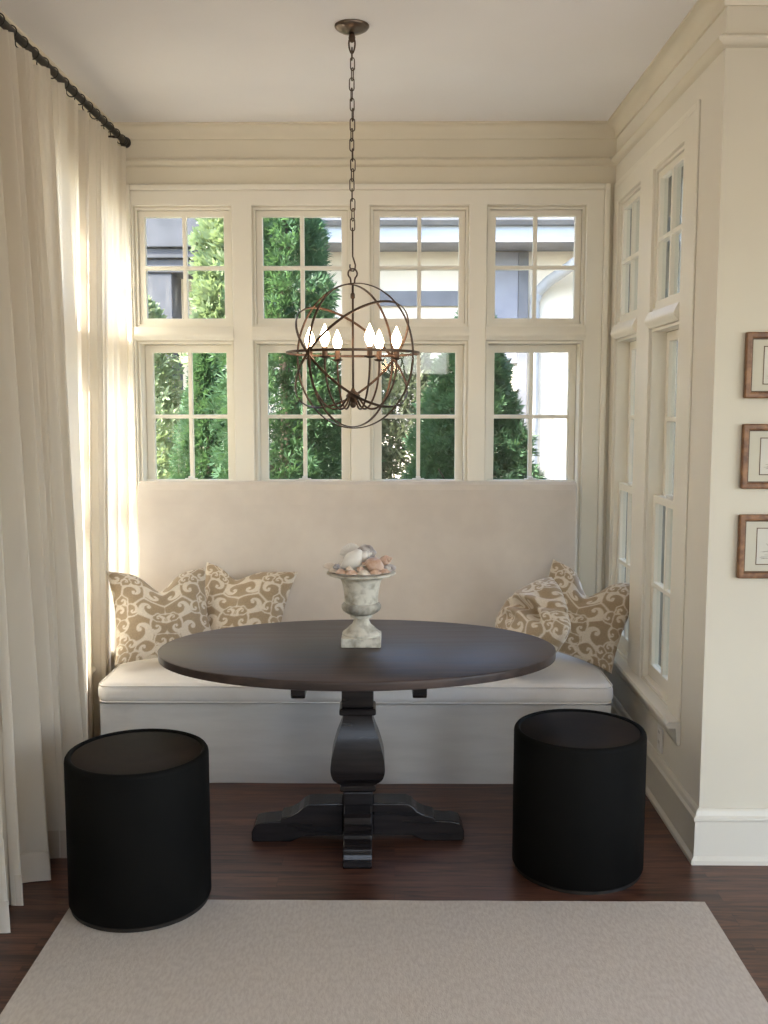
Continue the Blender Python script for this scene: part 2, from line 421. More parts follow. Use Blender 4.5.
# ------------------------------------------------------------------ windows
def sash(m, W, z0, z1, stile, rail_b, rail_t, d0, d1, mun=.020, rows=2, cols=2):
    """one sash frame with its muntins, local x across, y depth"""
    us = [-W, -W + stile]; w = (2 * (W - stile) - mun * (cols - 1)) / cols
    for i in range(cols - 1): us += [us[-1] + w, us[-1] + w + mun]
    us += [W - stile, W]
    h = (z1 - z0 - rail_b - rail_t - mun * (rows - 1)) / rows
    zs = [z0, z0 + rail_b]
    for i in range(rows - 1): zs += [zs[-1] + h, zs[-1] + h + mun]
    zs += [z1 - rail_t, z1]
    hs = {(2 * i + 1, 2 * j + 1) for i in range(cols) for j in range(rows)}
    return m.slab(us, zs, hs, d0, d1, 'y')

def make_window(n, loc, rz, hw, label, df=1.):
    g = .0015
    fr = MB()
    t = .012                                              # jamb liner and parting stops
    for z0, z1, dd in ((Z2 + g, Z3 - g, .075 * df), (Z0 + g, Z1 - g, .15 * df)):
        fr.box((-hw + g, .004, z0), (-hw + t, dd, z1)); fr.box((hw - t, .004, z0), (hw - g, dd, z1))
        fr.box((-hw + t, .004, z1 - t), (hw - t, dd, z1)); fr.box((-hw + t, .004, z0), (hw - t, dd, z0 + t))
    root = fr.build('window_%d' % n, M['trim'])
    root.location = loc; root.rotation_euler = (0, 0, rz)
    struct(root, label, 'window')
    W = hw - t - .001
    if df != 1.:                                          # exterior jamb lining outside the sashes, shade painted in
        xj = MB()
        for z0, z1, dd in ((Z2 + g, Z3 - g, .075 * df + .001), (Z0 + g, Z1 - g, .15 * df + .001)):
            xj.box((-hw + g, dd, z0), (-hw + t, .112, z1)); xj.box((hw - t, dd, z0), (hw - g, .112, z1))
            xj.box((-hw + t, dd, z1 - t), (hw - t, .112, z1)); xj.box((-hw + t, dd, z0), (hw - t, .112, z0 + t))
        xj.build('exterior_jamb', M['jamb'], root)
    u0 = .098 if df == 1. else .066; l0 = u0 - .038
    sash(MB(), W, Z2 + t + g + .001, Z3 - t - g - .001, .032, .030, .030, .028 * df, .028 * df + .034).build('transom_sash', M['trim'], root, bevel=.003)
    MB().box((-W + .02, .028 * df + .016, Z2 + .03), (W - .02, .028 * df + .019, Z3 - .03)).build('glass_pane', M['glass'], root)
    sash(MB(), W, 1.225, Z1 - t - g - .001, .040, .034, .040, u0, u0 + .034).build('upper_sash', M['trim'], root, bevel=.003)
    MB().box((-W + .02, u0 + .016, 1.24), (W - .02, u0 + .019, Z1 - .03)).build('glass_pane', M['glass'], root)
    sash(MB(), W, Z0 + t + g + .001, 1.262, .040, .060, .034, l0, l0 + .034).build('lower_sash', M['trim'], root, bevel=.003)
    MB().box((-W + .02, l0 + .016, Z0 + .04), (W - .02, l0 + .019, 1.25)).build('glass_pane', M['glass'], root)
    lk = MB().box((-.032, l0 + .006, 1.2625), (.032, l0 + .03, 1.268)).box((-.012, l0 - .002, 1.268), (.012, l0 + .026, 1.279))
    lk.build('sash_lock', M['plate'], root, bevel=.002)
    return root
order = ['beside the curtain, garden conifers and a pale tree outside', 'behind the chandelier, filled with green conifer',
         'behind the urn, grey house eave and hedge outside', 'beside the side wall, white downspout outside']
for i, x in enumerate(WX):
    make_window(i + 1, (x, YB, 0), 0, HB, 'cream sash window ' + order[i])
make_window(5, (XR, WY[0], 0), -PI / 2, HS, 'tall cream sash window in side wall close to the framed prints', .45)
make_window(6, (XR, WY[1], 0), -PI / 2, HS, 'tall cream sash window in side wall close to bench pillow', .45)
make_window(7, (XL, WL[0], 0), PI / 2, HS, 'tall window behind the linen curtain, first from the hall')
make_window(8, (XL, WL[1], 0), PI / 2, HS, 'tall window behind the linen curtain, next to the bench back')

# ------------------------------------------------------------------ bench
BX0, BX1 = -1.298, .952
bench = thing('upholstered_bench', 'long cream linen banquette bench with tall back and skirted base under windows', 'bench', ((BX0 + BX1) / 2, 4.6, 0))
w = (BX1 - BX0) / 2
def wavy_skirt():
    """skirted box: front and side drop with soft ripples, open bottom"""
    m = MB(); pts = []
    nx = 120
    for i in range(nx + 1):
        u = -1 + 2 * i / nx; pts.append((u * (w - .012), -.362, u))
    rows = []
    for j in range(13):
        z = .001 + .352 * j / 12
        r = []
        d = 1 - j / 12
        r.append((-(w - .012), .36, z))
        for x, y, u in pts:
            off = -.010 * d - .003 * d * math.sin(7 * u + 1.3) - .002 * d * math.sin(17 * u)
            off += -.003 * math.exp(-((u + .93 - .05 * (1 - d)) / .02) ** 2) - .003 * math.exp(-((u + .85 + .07 * d) / .02) ** 2)
            if abs(j - 9) < .5: off += .0015
            r.append((x, y + off, z))
        r.append(((w - .012), .36, z)); rows.append(r)
    m.grid(rows)
    return m
wavy_skirt().build('skirt', M['linen_skirt'], bench, smooth=True, auto=50)
MB().box((-w + .03, -.33, .02), (w - .03, .36, .35)).build('base', M['linen_skirt'], bench)
# seat cushion: crowned box with rounded edges
def cushion(hx, y0, y1, z0, z1, crown, nx=60, ny=24, r=.035):
    m = MB(); hy = (y1 - y0) / 2; cy = (y0 + y1) / 2
    def rr(t, h):   # superellipse-like rounding
        return h
    prof = []
    n = 6
    for k in range(n + 1): a = -PI / 2 + PI / 2 * k / n; prof.append((r - r * math.cos(a), z0 + r + r * math.sin(a)))
    for k in range(n + 1): a = PI / 2 * k / n; prof.append((r - r * math.cos(a), z1 - r + r * math.sin(a)))
    ring = []
    cr = .05
    for (sx, sy, a0) in ((1, 1, 0), (-1, 1, PI / 2), (-1, -1, PI), (1, -1, 1.5 * PI)):
        for k in range(7):
            a = a0 + PI / 2 * k / 6
            ring.append((sx * (hx - cr) + cr * math.cos(a), sy * (hy - cr) + cr * math.sin(a), math.cos(a), math.sin(a)))
    # densify the straight runs
    R = []
    for i, p in enumerate(ring):
        q = ring[(i + 1) % len(ring)]; R.append(p)
        L = math.hypot(p[0] - q[0], p[1] - q[1])
        if L > .1:
            k = int(L / .05)
            for j in range(1, k): R.append(tuple(p[t] + (q[t] - p[t]) * j / k for t in range(4)))
    rows = []
    for ins, z in prof: rows.append([(x - nx_ * ins, cy + y - ny_ * ins, z) for x, y, nx_, ny_ in R] )
    for k in range(1, 9):   # top crown towards the middle
        f = 1 - k / 8 * .985
        rows.append([(x * f - nx_ * r * f, cy + (y - ny_ * r) * f, z1 + crown * (1 - f ** 2.2)) for x, y, nx_, ny_ in R])
    C = len(R); vs = [p for row in rows for p in row]
    fs = [(i * C + j, i * C + (j + 1) % C, (i + 1) * C + (j + 1) % C, (i + 1) * C + j) for i in range(len(rows) - 1) for j in range(C)]
    fs.append(tuple(reversed(range(C)))); fs.append(tuple((len(rows) - 1) * C + j for j in range(C)))
    m.add(vs, fs)
    pip = [(x - nx_ * .004, cy + y - ny_ * .004, 0) for x, y, nx_, ny_ in R]
    return m, pip
cm, pip = cushion(w, -.385, .36, .356, .448, .010)
cush = cm.build('seat_cushion', M['linen_seat'], bench, smooth=True)
for nm, z in (('piping', .437), ('piping', .366)):
    MB().tube([(x * .9985, y, z) for x, y, _ in pip], .0035, 6, closed=True).build(nm, M['linen_seat'], cush, smooth=True)
# tall back with a rounded top, leaning very slightly
bk = MB(); prof = []
for y, z in ((.40, .36), (.398, .6), (.40, .9), (.41, 1.15), (.418, 1.225), (.428, 1.25), (.445, 1.264), (.470, 1.266), (.492, 1.255), (.500, 1.235), (.505, 1.1), (.505, .02), (.40, .02)): prof.append((y - .0, z))
bk.prism(prof, 'x', -w - .006, w - .034)
bk.build('backrest', M['linen'], bench, bevel=.012, seg=3)

# ------------------------------------------------------------------ pillows
def scroll_field(U, V):
    """damask: mirrored field of curling scrolls, cream lines on a tan ground; U,V arrays 0..1 -> 0..1"""
    r_ = random.Random(21)
    u = np.abs(((U * 1.0) % 1.) - .5); v = V
    cs = []
    tries = 0
    while len(cs) < 34 and tries < 6000:
        tries += 1
        x, y = r_.uniform(-.02, .55), r_.uniform(-.05, 1.05); R = r_.choice((.062, .085, .125, .155))
        if all(math.hypot(x - c[0], y - c[1]) > .82 * (R + c[2]) * .86 for c in cs) and x > R * .55: cs.append((x, y, R, r_.choice((-1, 1)), r_.uniform(0, 6.28), r_.choice((0, 3, 5))))
    D1 = np.full(u.shape, 9.); D2 = np.full(u.shape, 9.); S = np.zeros(u.shape)
    for x, y, R, ch, p, lob in cs:
        dx, dy = u - x, v - y; rr = np.hypot(dx, dy) + 1e-4; tht = np.arctan2(dy, dx)
        d = rr / R * (1 + .10 * np.cos(lob * tht + p) * (lob > 0))
        ph = tht * ch + p - 2.15 * np.log(np.clip(rr / R, .02, 9))
        band = np.clip((np.cos(ph) - .50) / .16, 0, 1) * np.clip((rr / R - .10) / .04, 0, 1) + np.clip((.17 - rr / R) / .04, 0, 1)
        nearer = d < D1
        D2 = np.where(nearer, D1, np.minimum(D2, d)); S = np.where(nearer, band, S); D1 = np.minimum(D1, d)
    edge = np.clip((.20 - (D2 - D1)) / .09, 0, 1) * np.clip((D1 - .45) / .1, 0, 1)
    blob = np.clip((D1 - 1.22) / .06, 0, 1) * np.clip((1.55 - D1) / .06, 0, 1)
    return np.clip(np.maximum(np.maximum(S * (D1 < 1.1), edge * .95), blob), 0, 1)

def make_pillow(label, loc, size, rot, chop=.10, thick=.075, crease=0., flip=1, chopx=0., puff=1., pin=.10, rnd_=0.):
    n = 121
    lin = np.linspace(-1, 1, n); U, V = np.meshgrid(lin, lin)
    pat = scroll_field((U + 1) / 2, (V + 1) / 2)
    h = size / 2
    allv = []; allf = []; att = []
    for side in (1, -1):
        X = U * h * (1 - pin * (1 - np.abs(V) ** 2) * np.abs(U) ** 1.5)
        Z = V * h * (1 - pin * (1 - np.abs(U) ** 2) * np.abs(V) ** 1.5)
        X = X * (1 - rnd_ * (1 - np.sqrt(1 - V ** 2 / 2))); Z = Z * (1 - rnd_ * (1 - np.sqrt(1 - U ** 2 / 2)))
        env = ((1 - U ** 2).clip(0) ** .55) * ((1 - V ** 2).clip(0) ** .55)
        T = thick * puff * env
        g = np.exp(-((U - chopx) / .34) ** 2) * ((V + 1) / 2) ** 2.2
        gn = np.exp(-(np.abs(U - chopx) / .22) ** 1.5) * ((V + 1) / 2) ** 2.2
        Z = Z - chop * (.75 * g + .25 * gn)
        T = T * (1 - .45 * g)
        wr = .004 * np.sin(9 * U + 5 * V * side) * env + .003 * np.sin(14 * V - 6 * U) * env * ((V + 1) / 2)
        if crease:
            for (x0, y0, ang, ln, wd, dp) in ((-.05, .30, .5, .55, .10, 1.), (-.35, .05, 1.0, .45, .09, .8), (.25, .45, .1, .4, .08, .7), (-.1, -.15, .75, .4, .08, .5), (.1, .62, .9, .35, .08, .7)):
                a_ = (U - x0) * math.cos(ang) + (V - y0) * math.sin(ang); b_ = -(U - x0) * math.sin(ang) + (V - y0) * math.cos(ang)
                wr = wr - crease * dp * np.exp(-(b_ / wd) ** 2 - (a_ / ln) ** 2) + crease * .55 * dp * np.exp(-((b_ - 1.9 * wd) / wd) ** 2 - (a_ / ln) ** 2)
        Y = -side * (T + wr * 1.0 + .0015)
        b = len(allv)
        allv += list(zip(X.ravel().tolist(), Y.ravel().tolist(), Z.ravel().tolist()))
        att += (pat if flip > 0 else pat[:, ::-1]).ravel().tolist()
        for i in range(n - 1):
            for j in range(n - 1):
                q = (b + i * n + j, b + i * n + j + 1, b + (i + 1) * n + j + 1, b + (i + 1) * n + j)
                allf.append(q if side > 0 else q[::-1])
    m = MB(); m.v = allv; m.f = allf
    # close the seam
    ring = [i for i in range(n)] + [i * n + n - 1 for i in range(1, n)] + [(n - 1) * n + j for j in range(n - 2, -1, -1)] + [i * n for i in range(n - 2, 0, -1)]
    L = len(ring)
    m.f += [(ring[k], ring[k] + n * n, ring[(k + 1) % L] + n * n, ring[(k + 1) % L]) for k in range(L)]
    o = m.build('throw_pillow', M['damask'], smooth=True)
    a = o.data.attributes.new('scroll', 'FLOAT', 'POINT'); a.data.foreach_set('value', np.array(att, dtype=np.float32))
    tag(o, label, 'pillow', 'gold and cream damask pillows on the bench')
    o.rotation_mode = 'YXZ'; o.location = loc; o.rotation_euler = rot
    return o
RD = math.radians
make_pillow('gold damask pillow with dented top, beside the curtain', (-1.090, 4.60, .674), .475, (RD(-36), RD(2), RD(25)), .10)
make_pillow('gold damask pillow half hidden by table, second from the curtain', (-.748, 4.765, .664), .475, (RD(-38), RD(5), RD(-7)), .06, flip=-1, thick=.07, chopx=-.25)
make_pillow('wrinkled damask pillow turned edge-on beside table top, creased across its top', (.612, 4.40, .668), .40, (RD(-30), RD(40), RD(-62)), .0, crease=.034, thick=.125, pin=.0, rnd_=.5)
make_pillow('gold damask pillow with dented top, in corner beside side wall window', (.888, 4.70, .658), .475, (RD(-36), RD(13), RD(-22)), .12, flip=-1)

# ------------------------------------------------------------------ table
TX, TY, TZ = -.140, 3.695, .744
table = thing('dining_table', 'oval black wooden pedestal dining table with vase shaped column', 'table', (TX, TY, 0), (0, 0, math.radians(1.5)))
A_, B_ = .744, .484
tt = MB(); prof = [(1 - .010 / A_, .710), (1., .713), (1.001, .718), (1.001, .736), (1., .741), (1 - .006 / A_, .744)]
n = 128; vs = []; fs = []
for s_, z in prof:
    for k in range(n): vs.append((A_ * s_ * math.cos(2 * PI * k / n), B_ * s_ * math.sin(2 * PI * k / n), z))
for i in range(len(prof) - 1):
    for k in range(n): fs.append((i * n + k, i * n + (k + 1) % n, (i + 1) * n + (k + 1) % n, (i + 1) * n + k))
fs.append(tuple(reversed(range(n)))); fs.append(tuple((len(prof) - 1) * n + k for k in range(n)))
tt.add(vs, fs); tt.build('table_top', M['table_top'], table, smooth=True, auto=50)
for x in (-.196, .214):
    MB().prism([(-.425,   .7095), (-.425, .680), (-.415, .667), (.415, .667), (.425, .680), (.425,   .7095)], 'x', x - .024, x + .024).build('cleat', M['table'], table, bevel=.004)
MB().box((-.26, -.06, .650), (.26, .06, .7093)).build('crossbar', M['table'], table, bevel=.004)
# square-section vase column: silhouette (half width, z)
def vase(prof, dx=1., dy=.85):
    m = MB(); vs = []; fs = []
    for hw_, z in prof:
        for sx, sy in ((-1, -1), (1, -1), (1, 1), (-1, 1)): vs.append((sx * hw_ * dx, sy * hw_ * dy, z))
    for i in range(len(prof) - 1):
        for k in range(4): fs.append((4 * i + k, 4 * i + (k + 1) % 4, 4 * i + 4 + (k + 1) % 4, 4 * i + 4 + k))
    fs.append((3, 2, 1, 0)); L = 4 * (len(prof) - 1); fs.append((L, L + 1, L + 2, L + 3))
    return m.add(vs, fs)
def smoothprof(keys, n=6):
    out = []; K = [Vector(k) for k in keys]
    for i in range(len(K) - 1):
        p0, p1, p2, p3 = K[max(i - 1, 0)], K[i], K[i + 1], K[min(i + 2, len(K) - 1)]
        for q in range(n):
            t = q / n
            v = .5 * ((2 * p1) + (-p0 + p2) * t + (2 * p0 - 5 * p1 + 4 * p2 - p3) * t * t + (-p0 + 3 * p1 - 3 * p2 + p3) * t ** 3)
            out.append((v.x, v.y))
    out.append(tuple(keys[-1])); return out
vk = [(.062, .222), (.072, .231), (.091, .250), (.1005, .278), (.1015, .305), (.096, .342), (.081, .398), (.066, .440), (.057, .472), (.0545, .492)]
vase(smoothprof(vk)).build('column', M['table'], table, smooth=True, auto=40)
vase([(.058, .520), (.060, .535), (.060, .600), (.054, .615), (.054, .6495)]).build('column_head', M['table'], table, bevel=.004)
vase([(.064, .492), (.069, .498), (.069, .512), (.064, .5195)]).build('collar', M['table'], table, bevel=.004)
vase([(.062, .196), (.068, .201), (.068, .214), (.062, .2215)]).build('collar', M['table'], table, bevel=.004)
vase([(.056, .012), (.056, .1955)], 1., 1.).build('column_foot', M['table'], table, bevel=.004)
def foot(L):
    k = L - .055
    top = [(0, .150), (.05 * k / .35, .150), (.13 * k / .35, .148), (.15 * k / .35, .138), (.17 * k / .35, .118), (.20 * k / .35, .102), (.235 * k / .35, .094), (.24 * k / .35, .082), (.30 * k / .35, .078), (.335 * k / .35, .070), (k - .006, .052), (k, .038), (k, .006), (k - .006, .001)]
    bot = [(.20 * k / .35, .001), (.18 * k / .35, .010), (.15 * k / .35, .024), (0, .026)]
    return top + bot
for L, a in ((.402, 0), (.402, PI), (.282, -PI / 2), (.282, PI / 2)):
    m = MB(); m.prism(foot(L), 'y', -.052, .052)
    R = Matrix.Rotation(a, 4, 'Z') @ Matrix.Translation((.0565, 0, 0))
    m.v = [tuple(R @ Vector(v)) for v in m.v]
    m.build('foot', M['table'], table, bevel=.004, seg=2)

# ------------------------------------------------------------------ stools
def make_stool(label, loc, rz):
    t = thing('drum_stool', label, 'stool', loc, (0, 0, rz), 'black drum stools at the table')
    r, H = .232, .512
    b = MB().lathe([(r - .004, .014), (r, .020), (r, .3), (r, H - .020), (r - .0015, H - .011), (r - .006, H - .004), (r - .012, H - .001), (r - .018, H - .003), (r - .021, H - .008), (r - .022, H - .03)], 96)
    b.build('body', M['stool'], t, smooth=True, auto=60)
    MB().lathe([(.03, H - .0035), (.12, H - .005), (.19, H - .0065), (r - .0228, H - .0085), (r - .0228, H - .029)][::-1], 96).build('seat_top', M['stool_top'], t, smooth=True, auto=60)
    MB().lathe([(r - .010, 0.0), (r - .006, .001), (r - .006, .0135), (r - .010, .0135)], 96).build('base_ring', M['iron_dark'], t, smooth=True, auto=40)
    return t
make_stool('black drum stool with brown top, standing on the rug corner by curtain', (-.848, 3.185, .0085), 0)
make_stool('black drum stool with brown top, standing on bare floor near the side wall', (.658, 3.460, 0), 2.1)

# ------------------------------------------------------------------ rug
rg = MB()
nx, ny = 60, 90
rows = [[(-1.068 + (2.10 - .0) * i / nx, .10 + 3.075 * j / ny + .006 * (i / nx), .0075 + .0006 * math.sin(i * .7) * math.sin(j * .5)) for i in range(nx + 1)] for j in range(ny + 1)]
rg.grid(rows)
e = [rows[0], rows[-1], [r[0] for r in rows], [r[-1] for r in rows]]
for line in e: rg.grid([line, [(x, y, .0006) for x, y, z in line]])
rug = rg.build('area_rug', M['rug'], smooth=True, auto=50)
tag(rug, 'large flat woven beige area rug on the dark floor', 'rug')

# ------------------------------------------------------------------ urn and shells
UX, UY = -.127, 3.745
urn = thing('stone_urn', 'small weathered cast stone urn on square plinth holding seashells', 'urn', (UX, UY, TZ + .0005))
MB().box((-.075, -.075, 0), (.075, .075, .034)).build('plinth', M['stone'], urn, bevel=.004)
foot_p = [(.072, .0342), (.073, .042), (.066, .050), (.062, .052), (.058, .056), (.048, .066), (.036, .076), (.030, .088), (.029, .096), (.030, .100)]
MB().lathe(foot_p, 48).build('pedestal', M['stone'], urn, smooth=True, auto=40)
MB().lathe([(.030, .1001), (.040, .102), (.042, .107), (.038, .112), (.030, .1135)], 48).build('collar', M['stone'], urn, smooth=True, auto=40)
# gadrooned lower bowl
m = MB(); nn = 96; prof = [(.034, .1137), (.052, .118), (.066, .128), (.0725, .140), (.074, .148), (.070, .156), (.064, .160)]
vs = []
for i, (r, z) in enumerate(prof):
    for k in range(nn):
        a = 2 * PI * k / nn; amp = .0035 * math.sin(PI * min(1, i / 5)) * abs(math.sin(10 * a))
        vs.append(((r + amp) * math.cos(a), (r + amp) * math.sin(a), z))
m.add(vs, [(i * nn + k, i * nn + (k + 1) % nn, (i + 1) * nn + (k + 1) % nn, (i + 1) * nn + k) for i in range(len(prof) - 1) for k in range(nn)] + [tuple(reversed(range(nn))), tuple((len(prof) - 1) * nn + k for k in range(nn))])
m.build('bowl', M['stone_dark'], urn, smooth=True)
MB().lathe([(.0635, .1602), (.064, .175), (.066, .20), (.070, .225), (.076, .245), (.084, .256), (.100, .262), (.122, .266), (.130, .270), (.131, .275), (.126, .279), (.105, .277), (.082, .270), (.070, .262), (.05, .261), (.02, .2605)], 72).build('body', M['stone'], urn, smooth=True, auto=50)

def scallop(R, ribs=11, dome=.32, span=1.0):
    m = MB(); nr, na = 10, 66; th = .0022; rows_t = []; rows_b = []
    for i in range(nr + 1):
        t = .06 + .94 * i / nr; rt = []; rb = []
        for k in range(na + 1):
            a = (-1 + 2 * k / na) * span * 1.15
            rib = math.cos(a / (span * 1.15) * ribs * PI) * .5 + .5
            rr = R * 1.75 * t * (1 - .10 * abs(a)) * (1 + .02 * rib * t)
            z = dome * R * (1 - (2 * t - 1) ** 2 * .9) * math.cos(a * .9) + .035 * R * rib * t
            rt.append((rr * math.sin(a) * .8, rr * math.cos(a) - R * .85, z + th)); rb.append((rr * math.sin(a) * .8, rr * math.cos(a) - R * .85, z))
        rows_t.append(rt); rows_b.append(rb)
    m.grid(rows_t); m.grid(rows_b)
    m.grid([rows_t[0], rows_b[0]]); m.grid([rows_t[-1], rows_b[-1]])
    m.grid([[r[0] for r in rows_t], [r[0] for r in rows_b]]); m.grid([[r[-1] for r in rows_t], [r[-1] for r in rows_b]])
    return m
def whelk(L, R, turns=4.5, spikes=0):
    m = MB(); nu, nv = 110, 16; rows = []
    for i in range(nu + 1):
        t = i / nu; a = t * turns * 2 * PI; s = math.exp(-2.6 * (1 - t))
        rad = R * .62 * s; tr = R * .60 * s; zc = -L * .5 + L * .62 * (1 - t) ** 1.0 * 0 + L * (.5 - (1 - s) * 0) * 0
        zc = L * (.48 - .62 * s)
        row = []
        for k in range(nv):
            q = 2 * PI * k / nv
            bump = 1 + (.18 * max(0, math.cos(a * spikes)) * max(0, math.cos(q - .8)) if spikes else 0)
            er = rad + tr * math.cos(q) * bump; ez = zc + tr * 1.25 * math.sin(q) * bump - (L * .30 * s * max(0, -math.sin(q)))
            row.append((er * math.cos(a), er * math.sin(a), ez))
        rows.append(row + [row[0]])
    m.grid(rows)
    m.f.append(tuple(range(nv))); b = nu * (nv + 1); m.f.append(tuple(reversed(range(b, b + nv))))
    return m
def nodule(R, seed, k=.25):
    r_ = random.Random(seed); bm = bmesh.new(); bmesh.ops.create_icosphere(bm, subdivisions=3, radius=R)
    ph = [(r_.uniform(3, 8) / R * .35, Vector((r_.uniform(-1, 1), r_.uniform(-1, 1), r_.uniform(-1, 1))).normalized(), r_.uniform(0, 6)) for _ in range(6)]
    for v in bm.verts:
        d = sum(math.sin(v.co.dot(q) * f * 3 + p) for f, q, p in ph) / 6
        v.co *= 1 + k * d
        v.co.z *= .75
    m = MB(); m.v = [tuple(v.co) for v in bm.verts]; m.f = [tuple(v.index for v in f.verts) for f in bm.faces]; bm.free()
    return m
def shell(mb, name, mat, loc, rot, label, cat='seashell', group=None):
    o = mb.build(name, mat, smooth=True, auto=60, fix=True)
    o.location = (UX + loc[0], UY + loc[1], TZ + .0005 + loc[2]); o.rotation_euler = [math.radians(a) for a in rot]
    tag(o, label, cat, group); return o
shell(scallop(.042, 13, .30), 'scallop_shell', M['shell_white'], (-.040, .075, .338), (66, 0, 8), 'large pale round scallop shell standing up behind the heap in the urn')
shell(whelk(.13, .036, 4), 'whelk_shell', M['shell_white'], (-.014, -.014, .333), (8, 74, 14), 'long white pointed whelk shell lying across top of the urn')
shell(nodule(.036, 3, .4), 'conch_shell', M['shell_pink'], (.052, -.052, .310), (20, 15, 40), 'knobbly peach coloured conch shell at front of the urn')
shell(nodule(.034, 5, .4), 'conch_shell', M['shell_grey'], (.020, .042, .346), (20, 15, 110), 'grey and white knobbly conch shell topping the heap in the urn')
shell(whelk(.075, .024, 4, 3), 'whelk_shell', M['shell_pink'], (.090, .026, .316), (70, 10, 60), 'small peach spiral whelk shell tucked behind the knobbly peach conch')
shell(whelk(.050, .015, 4, 3), 'whelk_shell', M['shell_grey'], (-.088, -.056, .303), (80, 10, -50), 'small grey banded whelk shell at front of the urn')
shell(scallop(.030, 9, .45), 'scallop_shell', M['shell_cream'], (-.118, .004, .294), (8, -10, 80), 'cream scallop shell spread on the urn rim towards the curtain')
shell(scallop(.030, 9, .45), 'scallop_shell', M['shell_grey'], (.106, -.020, .291), (8, 14, -80), 'grey ribbed scallop shell spread on the urn rim towards side wall')
shell(nodule(.015, 8, .5), 'coral_piece', M['shell_pink'], (.0, -.080, .2965), (10, 30, 20), 'lumpy peach coral piece at the front middle of the urn heap', 'coral')
shell(nodule(.015, 9, .5), 'coral_piece', M['shell_cream'], (-.040, -.078, .2965), (40, 10, 70), 'lumpy cream coral piece below the long white whelk in the urn', 'coral')
shell(nodule(.014, 12, .5), 'coral_piece', M['shell_grey'], (.099, -.060, .298), (10, 60, 130), 'lumpy grey coral piece beside the knobbly peach conch in the urn', 'coral')
for k in range(15):
    a = 2 * PI * k / 15 - .2
    if abs(math.cos(a)) > .93: continue
    rr = .110
    shell(scallop(.0225, 7, .7), 'cockle_shell', M['shell_pink'] if k % 3 else M['shell_cream'], (rr * math.cos(a), rr * math.sin(a), .2835), (0, 0, math.degrees(a) - 90),
          'small peach or cream cockle shell lying round the rim of the urn', 'seashell', 'cockle shells round the urn rim')

# ------------------------------------------------------------------ chandelier
CX, CY, CZ, CR = -.160, 3.84, 1.834, .272
ch = thing('orb_chandelier', 'bronzed iron orb chandelier with six lit candle bulbs hanging on chain', 'chandelier', (CX, CY, CZ))
def ring(e1, e2, r, name='ring'):
    e1 = Vector(e1).normalized(); e2 = (Vector(e2) - Vector(e2).dot(e1) * e1).normalized()
    nrm = e1.cross(e2); n = 96; wd, th = .0048, .0020
    vs = []; fs = []
    for k in range(n):
        d = e1 * math.cos(2 * PI * k / n) + e2 * math.sin(2 * PI * k / n)
        for a, b in ((-wd, -th), (wd, -th), (wd, th), (-wd, th)): vs.append(d * (r + b) + nrm * a)
    for k in range(n):
        k2 = (k + 1) % n
        for q in range(4): fs.append((4 * k + q, 4 * k + (q + 1) % 4, 4 * k2 + (q + 1) % 4, 4 * k2 + q))
    return MB().add(vs, fs).build(name, M['iron'], ch, bevel=.001)
a = math.radians(34)
ring((math.cos(a), -math.sin(a), 0), (0, 0, 1), CR)
a = math.radians(56)
ring((-math.cos(a), -math.sin(a), 0), (0, 0, 1), CR - .005)
ring((.748, 0, .664), (-.664 * .44, -.898, .748 * .44), CR - .010)
ring((.748, 0, -.664), (-.664 * .44, -.898, -.748 * .44), CR - .015)
o = ring((1, 0, 0), (0, 1, 0), CR - .020); o.location = (0, 0, .012)
MB().tube([(0, 0, -.150), (0, 0, CR - .002)], .0045, 10).build('stem', M['iron'], ch, smooth=True)
MB().lathe([(.0046, .214), (.0085, .218), (.0085, .232), (.0046, .238)], 16, close=False).build('stem_knuckle', M['iron'], ch, smooth=True, auto=50)
MB().lathe([(.004, -.195), (.010, -.190), (.013, -.182), (.010, -.174), (.018, -.166), (.026, -.156), (.027, -.148), (.020, -.138), (.010, -.130), (.005, -.12)], 24).build('hub', M['iron'], ch, smooth=True, auto=50)
loop = []
for k in range(25):
    t = -1 + 2 * k / 24; ang = t * PI * .80
    loop.append((.017 * math.sin(ang), 0, CR + .036 + .018 * math.cos(ang)))
loop = [(-.007, 0, CR + .002)] + [(-.0075, 0, CR + .012)] + loop + [(.0075, 0, CR + .012), (.007, 0, CR + .002)]
MB().tube(loop, .0032, 8).build('top_loop', M['iron'], ch, smooth=True)
hk = [(-.010, 0, CR + .070), (-.0105, 0, CR + .060), (-.006, 0, CR + .0465), (.003, 0, CR + .0455), (.009, 0, CR + .055), (.010, 0, CR + .068), (.004, 0, CR + .088), (0, 0, CR + .100), (0, 0, CR + .15), (0, 0, CR + .205)]
MB().tube(hk, .0030, 8).build('hook', M['iron'], ch, smooth=True)
# chain
zt = ZC - CZ - .082; zb = CR + .198
cn = MB(); L = .046; n = int(round((zt - zb) / (L - .010))); step = (zt - zb) / n
for i in range(n):
    zc = zb + step * (i + .5); hw_ = .0085; hl = L / 2 - hw_
    pts = []
    for k in range(7): q = PI * k / 6; pts.append((hw_ * math.cos(q), 0, hl + hw_ * math.sin(q)))
    for k in range(7): q = PI + PI * k / 6; pts.append((hw_ * math.cos(q), 0, -hl + hw_ * math.sin(q)))
    rot = Matrix.Rotation((PI / 2) * (i % 2) + .35 + .25 * math.sin(i * 1.7), 4, 'Z')
    cn.tube([tuple(rot @ Vector(p) + Vector((.002 * math.sin(i * 1.3), 0, zc))) for p in pts], .0022, 6, closed=True)
cn.build('chain', M['iron'], ch, smooth=True)
lk = MB(); pts = []
for k in range(24):
    q = 2 * PI * k / 24; pts.append((.011 * math.cos(q) * (1 + .25 * math.sin(q)), 0, zt + .012 + .029 * math.sin(q)))
